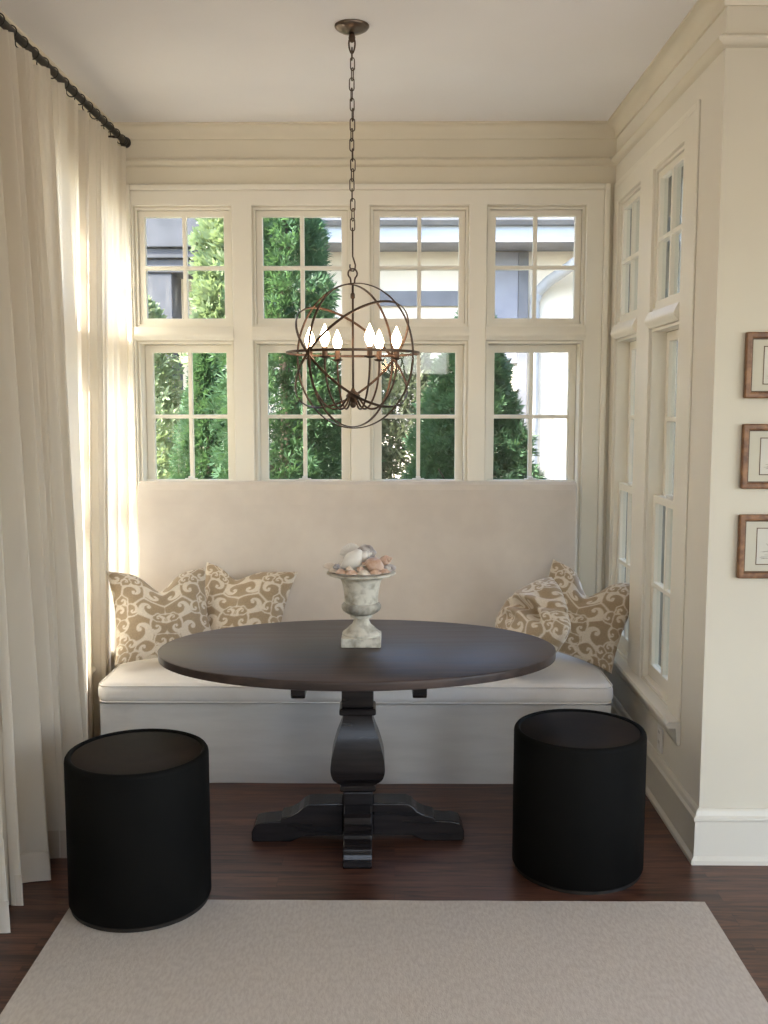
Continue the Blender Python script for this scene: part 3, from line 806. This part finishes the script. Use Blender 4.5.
lk.tube(pts, .0032, 8, closed=True).build('canopy_hook', M['iron'], ch, smooth=True)
zc = ZC - CZ
MB().lathe([(.0635, zc - .0006), (.064, zc - .005), (.058, zc - .013), (.044, zc - .021), (.024, zc - .027), (.010, zc - .029)][::-1], 48).build('canopy', M['canopy'], ch, smooth=True, auto=50)
MB().lathe([(.005, zc - .060), (.011, zc - .054), (.013, zc - .044), (.011, zc - .034), (.009, zc - .029)], 20).build('canopy_knob', M['iron'], ch, smooth=True)
# arms
RA, CUP = .166, -.008
bulb_prof = [(.004, .036), (.0080, .0385), (.0098, .043), (.0145, .053), (.0180, .064), (.0185, .070), (.0162, .082), (.0115, .094), (.0068, .105), (.0031, .114), (.0007, .119)]
pan_prof = [(.006, -.006), (.016, -.003), (.021, .0005), (.0215, .0025), (.017, .001), (.008, -.001)]
arm0 = None
for k in range(6):
    a = math.radians(-6 + 60 * k)
    if arm0 is None:
        path_a = [(.018, 0, -.150), (.030, 0, -.168), (.045, 0, -.187), (.065, 0, -.198), (.088, 0, -.196), (.110, 0, -.180), (.133, 0, -.150), (.150, 0, -.115), (.161, 0, -.075), (RA, 0, -.040), (RA, 0, -.012)]
        # smooth it
        P_ = [Vector(p) for p in path_a]; sm = []
        for i in range(len(P_) - 1):
            p0, p1, p2, p3 = P_[max(i - 1, 0)], P_[i], P_[i + 1], P_[min(i + 2, len(P_) - 1)]
            for t in (0, .25, .5, .75):
                sm.append(.5 * ((2 * p1) + (-p0 + p2) * t + (2 * p0 - 5 * p1 + 4 * p2 - p3) * t * t + (-p0 + 3 * p1 - 3 * p2 + p3) * t ** 3))
        sm.append(P_[-1])
        arm0 = MB().tube(sm, .0040, 8).build('candle_arm', M['iron'], ch, smooth=True)
        arm0.rotation_euler = (0, 0, a)
        MB().lathe(pan_prof, 28, (RA, 0, CUP)).build('drip_pan', M['iron'], arm0, smooth=True, auto=40)
        MB().lathe([(.0098, -.001), (.0105, .002), (.0105, .034), (.0085, .0365)], 20, (RA, 0, CUP)).build('candle_sleeve', M['sleeve'], arm0, smooth=True, auto=40)
        MB().lathe(bulb_prof, 24, (RA, 0, CUP)).build('bulb', M['bulb'], arm0, smooth=True)
    else:
        c = copy_tree(arm0, ch); c.rotation_euler = (0, 0, a)

# ------------------------------------------------------------------ curtains and rod
RX, RZ = -1.318, 2.925
def rod():
    t = thing('curtain_rod', 'dark iron curtain rod with rings along the ceiling', 'curtain rod', (RX, 0, RZ))
    MB().tube([(0, 1.6, 0), (0, 5.0, 0)], .0145, 14).build('rod', M['iron_dark'], t, smooth=True, auto=50)
    f = MB().lathe([(.013, 0), (.021, .003), (.021, .010), (.014, .014), (.022, .022), (.027, .034), (.024, .046), (.014, .055), (.004, .058)], 24)
    f.v = [(x, 5.0 + z, y) for x, y, z in f.v]; f.build('finial', M['iron_dark'], t, smooth=True, auto=50)
    for y in (4.93, 3.3, 1.8):
        b = MB().tube([(-.014, y, 0), (-.05, y, -.001), (-.09, y, -.002), (-.128, y, -.002)], .007, 8); b.box((-.1315, y - .02, -.06), (-.125, y + .02, .03))
        b.build('bracket', M['iron_dark'], t, smooth=True, auto=40)
    return t
rod_t = rod()
def pleat_x(y, z, phase, k, amp_top, amp_bot, ctop, cbot, irr):
    f = 1 - z / 2.9                                        # 0 at the top, 1 at the floor
    amp = amp_top + (amp_bot - amp_top) * f ** .7
    c = ctop + (cbot - ctop) * f ** .9
    th = k * y + phase + irr * math.sin(2.3 * y + phase) + .35 * f * math.sin(5.1 * y + 1.2 * f + phase)
    s = math.sin(th); s = math.copysign(abs(s) ** .75, s)
    s2 = (.15 + .35 * f) * math.sin(1.63 * th + 1.1 + .8 * f) + .22 * math.sin(3.1 * th + .5) + .16 * math.sin(5.3 * th + 2. * f + y * 3) + .3 * f * math.sin(.41 * th + 2.)
    return c + amp * (s + s2) / 1.45
def curtain(label, y0, y1, nz, ny, phase, k, amp_top, amp_bot, ctop, cbot, irr, seed):
    t = thing('linen_curtain', label, 'curtain', (0, 0, 0), group=None)
    r_ = random.Random(seed)
    def pt(v, z):
        y = y0 + (y1 - y0) * v
        f = 1 - z / 2.9
        cb = cbot(y) if callable(cbot) else cbot
        ab = amp_bot(y) if callable(amp_bot) else amp_bot
        x = pleat_x(y, z, phase, k, amp_top, ab, ctop, cb, irr)
        yy = y + (.012 + .022 * f) * math.cos(k * y * 1.0 + phase + .6)
        return (x, yy, z)
    ztop = RZ - .030
    zs = [.006 + (ztop - .006) * (j / nz) for j in range(nz + 1)]
    rows = [[pt(i / ny, z) for i in range(ny + 1)] for z in zs]
    MB().grid(rows).build('drape', M['curtain'], t, smooth=True)
    zh = [.004 + .105 * j / 6 for j in range(7)]
    for s_, nm in ((.0025, 'hem'),):
        MB().grid([[(p[0] + s_, p[1], z) for p in (pt(i / ny, z) for i in range(ny + 1))] for z in zh]).build(nm, M['hem'], t, smooth=True)
    # heading tape and rings at the pleats
    ye = min(y1, 5.01); nr = int((ye - y0) / .105)
    for q in range(nr):
        y = y0 + (q + .5) * (ye - y0) / nr
        pts = [(RX + .0225 * math.cos(2 * PI * j / 20), y + .004 * math.sin(2 * PI * j / 20), RZ - .005 + .0225 * math.sin(2 * PI * j / 20)) for j in range(20)]
        m = MB().tube(pts, .0024, 6, closed=True)
        m.build('curtain_ring', M['iron_dark'], t, smooth=True)
    return t
curtain('cream linen curtain panel beside the bench, glowing with daylight from behind', 4.06, 5.075, 40, 220, .4, 43, .032, lambda y: .034, -1.335, lambda y: -1.398, .5, 1)
curtain('cream linen curtain panel hanging to the floor beside black stool on rug', 2.55, 4.04, 48, 320, 1.1, 36, .046, lambda y: .090, -1.325, lambda y: -1.268 - .07 * max(0, min(1, (y - 3.75) / .25)) - .045 * max(0, min(1, (3.42 - y) / .3)), .7, 2)

# ------------------------------------------------------------------ framed prints
def print_frame(z0, z1, label, art):
    x0, x1 = 1.200, 1.520; d = .0225; W = .021; yw = YC - .0015
    t = thing('framed_print', label, 'picture', (0, 0, 0), group='framed prints on the hall wall')
    us = [x0, x0 + W, x1 - W, x1]; zs = [z0, z0 + W, z1 - W, z1]
    MB().slab(us, zs, {(1, 1)}, yw - d, yw, 'y').build('frame', M['frame'], t, bevel=.005, seg=3)
    MB().slab([x0 + W + .0003, x0 + W + .004, x1 - W - .004, x1 - W - .0003], [z0 + W + .0003, z0 + W + .004, z1 - W - .004, z1 - W - .0003], {(1, 1)}, yw - d + .008, yw - .001, 'y').build('liner', M['frame_dark'], t)
    mu, mz = .066, .050
    MB().slab([x0 + W + .0042, x0 + mu, x1 - mu, x1 - W - .0042], [z0 + W + .0042, z0 + mz, z1 - mz, z1 - W - .0042], {(1, 1)}, yw - .010, yw - .007, 'y').build('mat_board', M['mat'], t)
    MB().slab([x0 + mu - .003, x0 + mu, x1 - mu, x1 - mu + .003], [z0 + mz - .003, z0 + mz, z1 - mz, z1 - mz + .003], {(1, 1)}, yw - .0112, yw - .0102, 'y').build('fillet', M['frame_dark'], t)
    p = MB().box((x0 + mu - .001, yw - .006, z0 + mz - .001), (x1 - mu + .001, yw - .004, z1 - mz + .001)).build('print', M['paper'], t)
    ink = MB(); r_ = random.Random(art)
    zb = z0 + mz + .03; cx = x0 + mu + .07
    for q in range(7):
        xs = x0 + mu + .012 + .02 * r_.random(); xe = x1 - mu - .012 - .03 * r_.random()
        zz = zb - .012 + .006 * q * r_.random()
        ink.tube([(xs + (xe - xs) * j / 12, yw - .0064, zz + .002 * math.sin(j + q)) for j in range(13)], .0006, 4)
    for q in range(16):
        x = cx - .03 + .09 * r_.random(); h_ = .012 + .035 * r_.random()
        ink.tube([(x, yw - .0064, zb), (x + .004 * r_.uniform(-1, 1), yw - .0064, zb + h_ * .6), (x + .014 * r_.uniform(-1, 1), yw - .0064, zb + h_)], .0008, 4)
    ink.build('drawing', M['ink'], p)
print_frame(1.673, 1.898, 'topmost of the three small brown framed prints', 1)
print_frame(1.361, 1.585, 'middle one of the three small brown framed prints', 2)
print_frame(1.046, 1.271, 'lowest of the three small brown framed prints', 3)

# outlet under the side sill
ol = thing('wall_outlet', 'small white wall outlet plate under the side window sill', 'outlet', (XR - .0005, 4.02, .285))
MB().box((-.006, -.036, -.058), (0, .036, .058)).build('cover_plate', M['plate'], ol, bevel=.002)
for z in (-.021, .021):
    f = MB().box((-.0085, -.016, z - .014), (-.0062, .016, z + .014)).build('receptacle', M['plate'], ol, bevel=.001)
    MB().box((-.0088, -.008, z - .004), (-.0086, -.005, z + .007)).box((-.0088, .005, z - .004), (-.0086, .008, z + .007)).build('slot', M['slot'], f)

# ------------------------------------------------------------------ garden and neighbouring house
struct(MB().box((-20, YB + .5, -.35), (20, 24, -.15)).build('ground', M['gravel']), 'garden soil outside the windows, lightened to bounce daylight indoors', 'ground')

def foliage(n, H, R, seed, leaf_l=.060, leaf_w=.013, kind='cone', z_lo=.05, per=7, inner=.35):
    g = np.random.default_rng(seed)
    t = g.random(n) ** 1.15
    z = z_lo + (H - z_lo) * t
    if kind == 'cone': env = R * (1 - t) ** .75 * (1 + .08 * np.sin(9 * t * 6.28)) + .03
    else: env = R * np.sqrt(np.clip(1 - (2 * t - .9) ** 2 / 1.25, .02, 1))
    a = g.random(n) * 2 * PI
    env = env * (1 + .16 * np.sin(3 * a + 7 * t) + .10 * np.sin(7 * a - 11 * t))
    r = env * (inner + (1 - inner) * g.random(n) ** .45)
    c = np.stack([r * np.cos(a), r * np.sin(a), z], 1)
    out = np.stack([np.cos(a), np.sin(a), np.full(n, .75)], 1) + g.normal(0, .35, (n, 3)); out /= np.linalg.norm(out, axis=1)[:, None]
    side = np.cross(out, g.normal(0, 1, (n, 3))); side /= np.linalg.norm(side, axis=1)[:, None]
    V = []; 
    for k in range(per):
        ang = (k - (per - 1) / 2) * (.42 if kind == 'cone' else .9) + g.normal(0, .12, n)
        d = out * np.cos(ang)[:, None] + side * np.sin(ang)[:, None]
        w_ = np.cross(d, np.cross(out, side)); w_ /= np.linalg.norm(w_, axis=1)[:, None]
        s = (leaf_l * (.7 + .6 * g.random(n)))[:, None]; b = c + d * s * .12
        nrm = np.cross(out, side) * (.12 * s) * g.normal(0, 1, n)[:, None]
        V.append(np.stack([b, b + d * s * .5 + w_ * leaf_w / 2 + nrm, b + d * s + nrm * 1.5, b + d * s * .5 - w_ * leaf_w / 2 + nrm], 1))
    V = np.concatenate(V, 0).reshape(-1, 3)
    return V
def leaves_obj(name, V, mat, parent):
    nq = len(V) // 4; me = bpy.data.meshes.new(name)
    me.vertices.add(len(V)); me.vertices.foreach_set('co', V.astype(np.float32).ravel())
    me.loops.add(nq * 4); me.loops.foreach_set('vertex_index', np.arange(nq * 4, dtype=np.int32))
    me.polygons.add(nq); me.polygons.foreach_set('loop_start', np.arange(0, nq * 4, 4, dtype=np.int32))
    me.update(calc_edges=True); me.validate()
    me.materials.append(mat)
    o = bpy.data.objects.new(name, me); COL.objects.link(o); o.parent = parent
    return o
def tree(name, label, x, y, H, R, n, seed, mat, trunk_r=.06, lean=0., **kw):
    t = thing(name, label, 'tree', (x, y, -.15), group='garden trees outside the windows')
    leaves_obj('foliage', foliage(n, H, R, seed, **kw), mat, t)
    r_ = random.Random(seed); m = MB()
    pts = [(lean * q / 8 + .02 * r_.uniform(-1, 1), .02 * r_.uniform(-1, 1), -.05 + H * .92 * q / 8) for q in range(9)]
    m.tube(pts, .05, 8, rs=[trunk_r * (1 - .85 * q / 8) for q in range(9)])
    for q in range(14):
        z = H * (.12 + .75 * q / 14); a = r_.uniform(0, 2 * PI); L = R * (.9 - .6 * q / 14)
        m.tube([(0, 0, z), (L * .5 * math.cos(a), L * .5 * math.sin(a), z + L * .25), (L * math.cos(a), L * math.sin(a), z + L * .7)], .01, 5, rs=[.018, .012, .004])
    m.build('trunk', M['trunk'], t, smooth=True)
    return t
tree('arborvitae_tree', 'tall green arborvitae filling the window behind the chandelier', -.74, 6.85, 3.95, .55, 10500, 11, M['leaf'], .07, z_lo=.55)
tree('garden_tree', 'sunlit pale green tree outside the window beside the curtain', -1.36, 8.75, 4.3,   .40, 2600, 12, M['leaf_pale'], .06, z_lo=2.15, leaf_l=.09, leaf_w=.035, per=5)
tree('arborvitae_tree', 'hazy dark green arborvitae low outside the window beside the curtain', -1.93, 6.75, 2.15, .38, 6000, 13, M['leaf_dark'], .05)
tree('arborvitae_tree', 'cone shaped arborvitae in front of the white house wall', .60, 7.65, 2.56, .72, 9500, 14, M['leaf'], .07)
tree('garden_shrub', 'loose olive green shrub outside the window behind the urn', .12, 9.3, 2.3, .48, 2300, 15, M['leaf_olive'], .05, .12, kind='round', leaf_l=.075, leaf_w=.03, per=6)
tree('garden_shrub', 'low olive shrub between the tall arborvitae and the house', -.80, 9.3, 1.9, .34, 1800, 16, M['leaf_olive'], .04, kind='round', leaf_l=.075, leaf_w=.03, per=6)
tree('garden_shrub', 'bright pale shrub in front of the grey porch post', -2.35, 9.3, 2.75, .38, 1800, 17, M['leaf_pale'], .04, kind='round', leaf_l=.075, leaf_w=.035, per=6)

tree('arborvitae_tree', 'dark green arborvitae seen low through the window beside the curtain, under the pale tree', -1.47, 7.85, 2.25, .38, 6000, 18, M['leaf'], .05)
HY = 11.0
house = thing('neighbour_house', 'neighbouring stucco house with grey eave and white downspout behind trees', 'house', (0, HY, -.15))
MB().box((-7, 0, 0), (8, .4, 3.75)).build('wall', M['stucco'], house)
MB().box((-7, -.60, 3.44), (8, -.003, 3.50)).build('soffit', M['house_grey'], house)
MB().box((-7, -.64, 3.44), (8, -.602, 3.72)).build('fascia', M['fascia'], house, bevel=.006)
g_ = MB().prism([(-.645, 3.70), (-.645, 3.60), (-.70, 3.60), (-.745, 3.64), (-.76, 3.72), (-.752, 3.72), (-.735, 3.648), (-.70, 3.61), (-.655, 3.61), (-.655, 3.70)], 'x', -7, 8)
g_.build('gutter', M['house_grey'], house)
MB().prism([(-.66, 3.722), (-.66, 3.76), (3.4, 5.6), (3.4, 3.722)], 'x', -7.1, 8.1).build('roof', M['roof'], house)
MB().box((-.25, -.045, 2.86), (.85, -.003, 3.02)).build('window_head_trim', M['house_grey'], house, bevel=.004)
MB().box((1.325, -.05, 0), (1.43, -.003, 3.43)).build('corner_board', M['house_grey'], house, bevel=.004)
# porch post and beam further along, their shade put into the dark colour
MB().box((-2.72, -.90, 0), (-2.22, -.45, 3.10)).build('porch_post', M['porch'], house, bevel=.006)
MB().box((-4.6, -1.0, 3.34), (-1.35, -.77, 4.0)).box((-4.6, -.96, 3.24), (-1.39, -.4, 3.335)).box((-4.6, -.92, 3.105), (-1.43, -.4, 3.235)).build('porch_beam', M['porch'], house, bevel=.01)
MB().box((.93, -.04, 2.25), (1.322, -.003, 3.43)).build('shaded_wall_panel', M['shaded_wall'], house, bevel=.004)  # thin grey panel put in as the shade on this wall
ds = MB(); pts = [(2.06, -.71, 3.60), (2.06, -.71, 3.52), (2.03, -.68, 3.42), (1.95, -.58, 3.33), (1.80, -.38, 3.22), (1.62, -.16, 3.10), (1.53, -.075, 3.0), (1.50, -.07, 2.9), (1.50, -.07, 2.0), (1.50, -.07, .05)]
P_ = [Vector(p) for p in pts]; sm = []
for i in range(len(P_) - 1):
    for t in range(10): sm.append(P_[i].lerp(P_[i + 1], t / 10))
sm.append(P_[-1])
ds.tube(sm, .055, 14, rs=[.055 + (.005 if (10 < i < 66 and i % 2) else 0) for i in range(len(sm))])
ds.build('downspout', M['downspout'], house, smooth=True)
# backing wall added to darken the panes of the side windows
side = thing('dark_backing_wall', 'added charcoal backing wall that darkens the tall side window panes', 'wall', (2.2, 8.4, -.15))
MB().box((0, -2.4, 0), (.3, 1.6, 3.55)).build('panel', M['outside'], side)
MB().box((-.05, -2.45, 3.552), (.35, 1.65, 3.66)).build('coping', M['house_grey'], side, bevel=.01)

# ------------------------------------------------------------------ light
wd = bpy.data.worlds.new('World'); SC.world = wd; wd.use_nodes = True
nt = wd.node_tree; nt.nodes.clear()
sky = nt.nodes.new('ShaderNodeTexSky'); sky.sky_type = 'NISHITA'; sky.sun_disc = False
sky.sun_elevation = math.radians(48); sky.sun_rotation = math.radians(240); sky.air_density = 1.; sky.dust_density = 2.
bg = nt.nodes.new('ShaderNodeBackground'); bg.inputs['Strength'].default_value = 1.7
ow = nt.nodes.new('ShaderNodeOutputWorld')
nt.links.new(sky.outputs[0], bg.inputs['Color']); nt.links.new(bg.outputs[0], ow.inputs['Surface'])

def light(name, kind, loc, direction, energy, color, **kw):
    l = bpy.data.lights.new(name, kind); l.energy = energy; l.color = color
    for k, v in kw.items(): setattr(l, k, v)
    o = bpy.data.objects.new(name, l); COL.objects.link(o); o.location = loc
    o.rotation_euler = Vector(direction).to_track_quat('-Z', 'Y').to_euler()
    return o
light('sun', 'SUN', (-6, -2, 8), (.70, .36, -.62), 31, (1., .95, .86), angle=math.radians(.6))
light('hall_fill_light', 'AREA', (2.55, YE - TH - .05, 1.475), (0, 1, 0), 48, (1., .96, .90), shape='RECTANGLE', size=1.25, size_y=2.4)  # fill lamp added behind the camera, outside an unseen opening
light('transom_daylight', 'AREA', (0, YE - TH - .05, 2.375), (0, 1, 0), 20, (.93, .96, 1.), shape='RECTANGLE', size=1.35, size_y=.62)
light('side_fill_light', 'AREA', (XE + TH + .05, .3, 1.475), (-1, 0, 0), 58, (1., .96, .90), shape='RECTANGLE', size=3.7, size_y=2.2)  # main hall fill, added outside an unseen opening in the side wall

# ------------------------------------------------------------------ camera
F_ = 1000.
th = math.atan(107 / F_); ys = math.atan(11 / F_ * math.cos(th))
Fw = Vector((-math.sin(ys) * math.cos(th), math.cos(ys) * math.cos(th), -math.sin(th)))
Rt = Vector((math.cos(ys), math.sin(ys), 0)); Up = Rt.cross(Fw)
cam = bpy.data.cameras.new('camera'); cam.sensor_width = 36; cam.sensor_fit = 'AUTO'; cam.lens = F_ / 1024 * 36
cam.clip_start = .05; cam.clip_end = 200
co = bpy.data.objects.new('camera', cam); COL.objects.link(co)
co.matrix_world = Matrix(((Rt.x, Up.x, -Fw.x, 0), (Rt.y, Up.y, -Fw.y, 0), (Rt.z, Up.z, -Fw.z, 1.65), (0, 0, 0, 1)))
SC.camera = co

vs_ = SC.view_settings
vs_.view_transform = 'Standard'; vs_.look = 'None'; vs_.gamma = 1.; vs_.exposure = -.12; vs_.use_curve_mapping = False
SC.cycles.use_denoising = True
SC.cycles.max_bounces = 12; SC.cycles.diffuse_bounces = 6; SC.cycles.transparent_max_bounces = 16
SC.cycles.sample_clamp_indirect = 6.
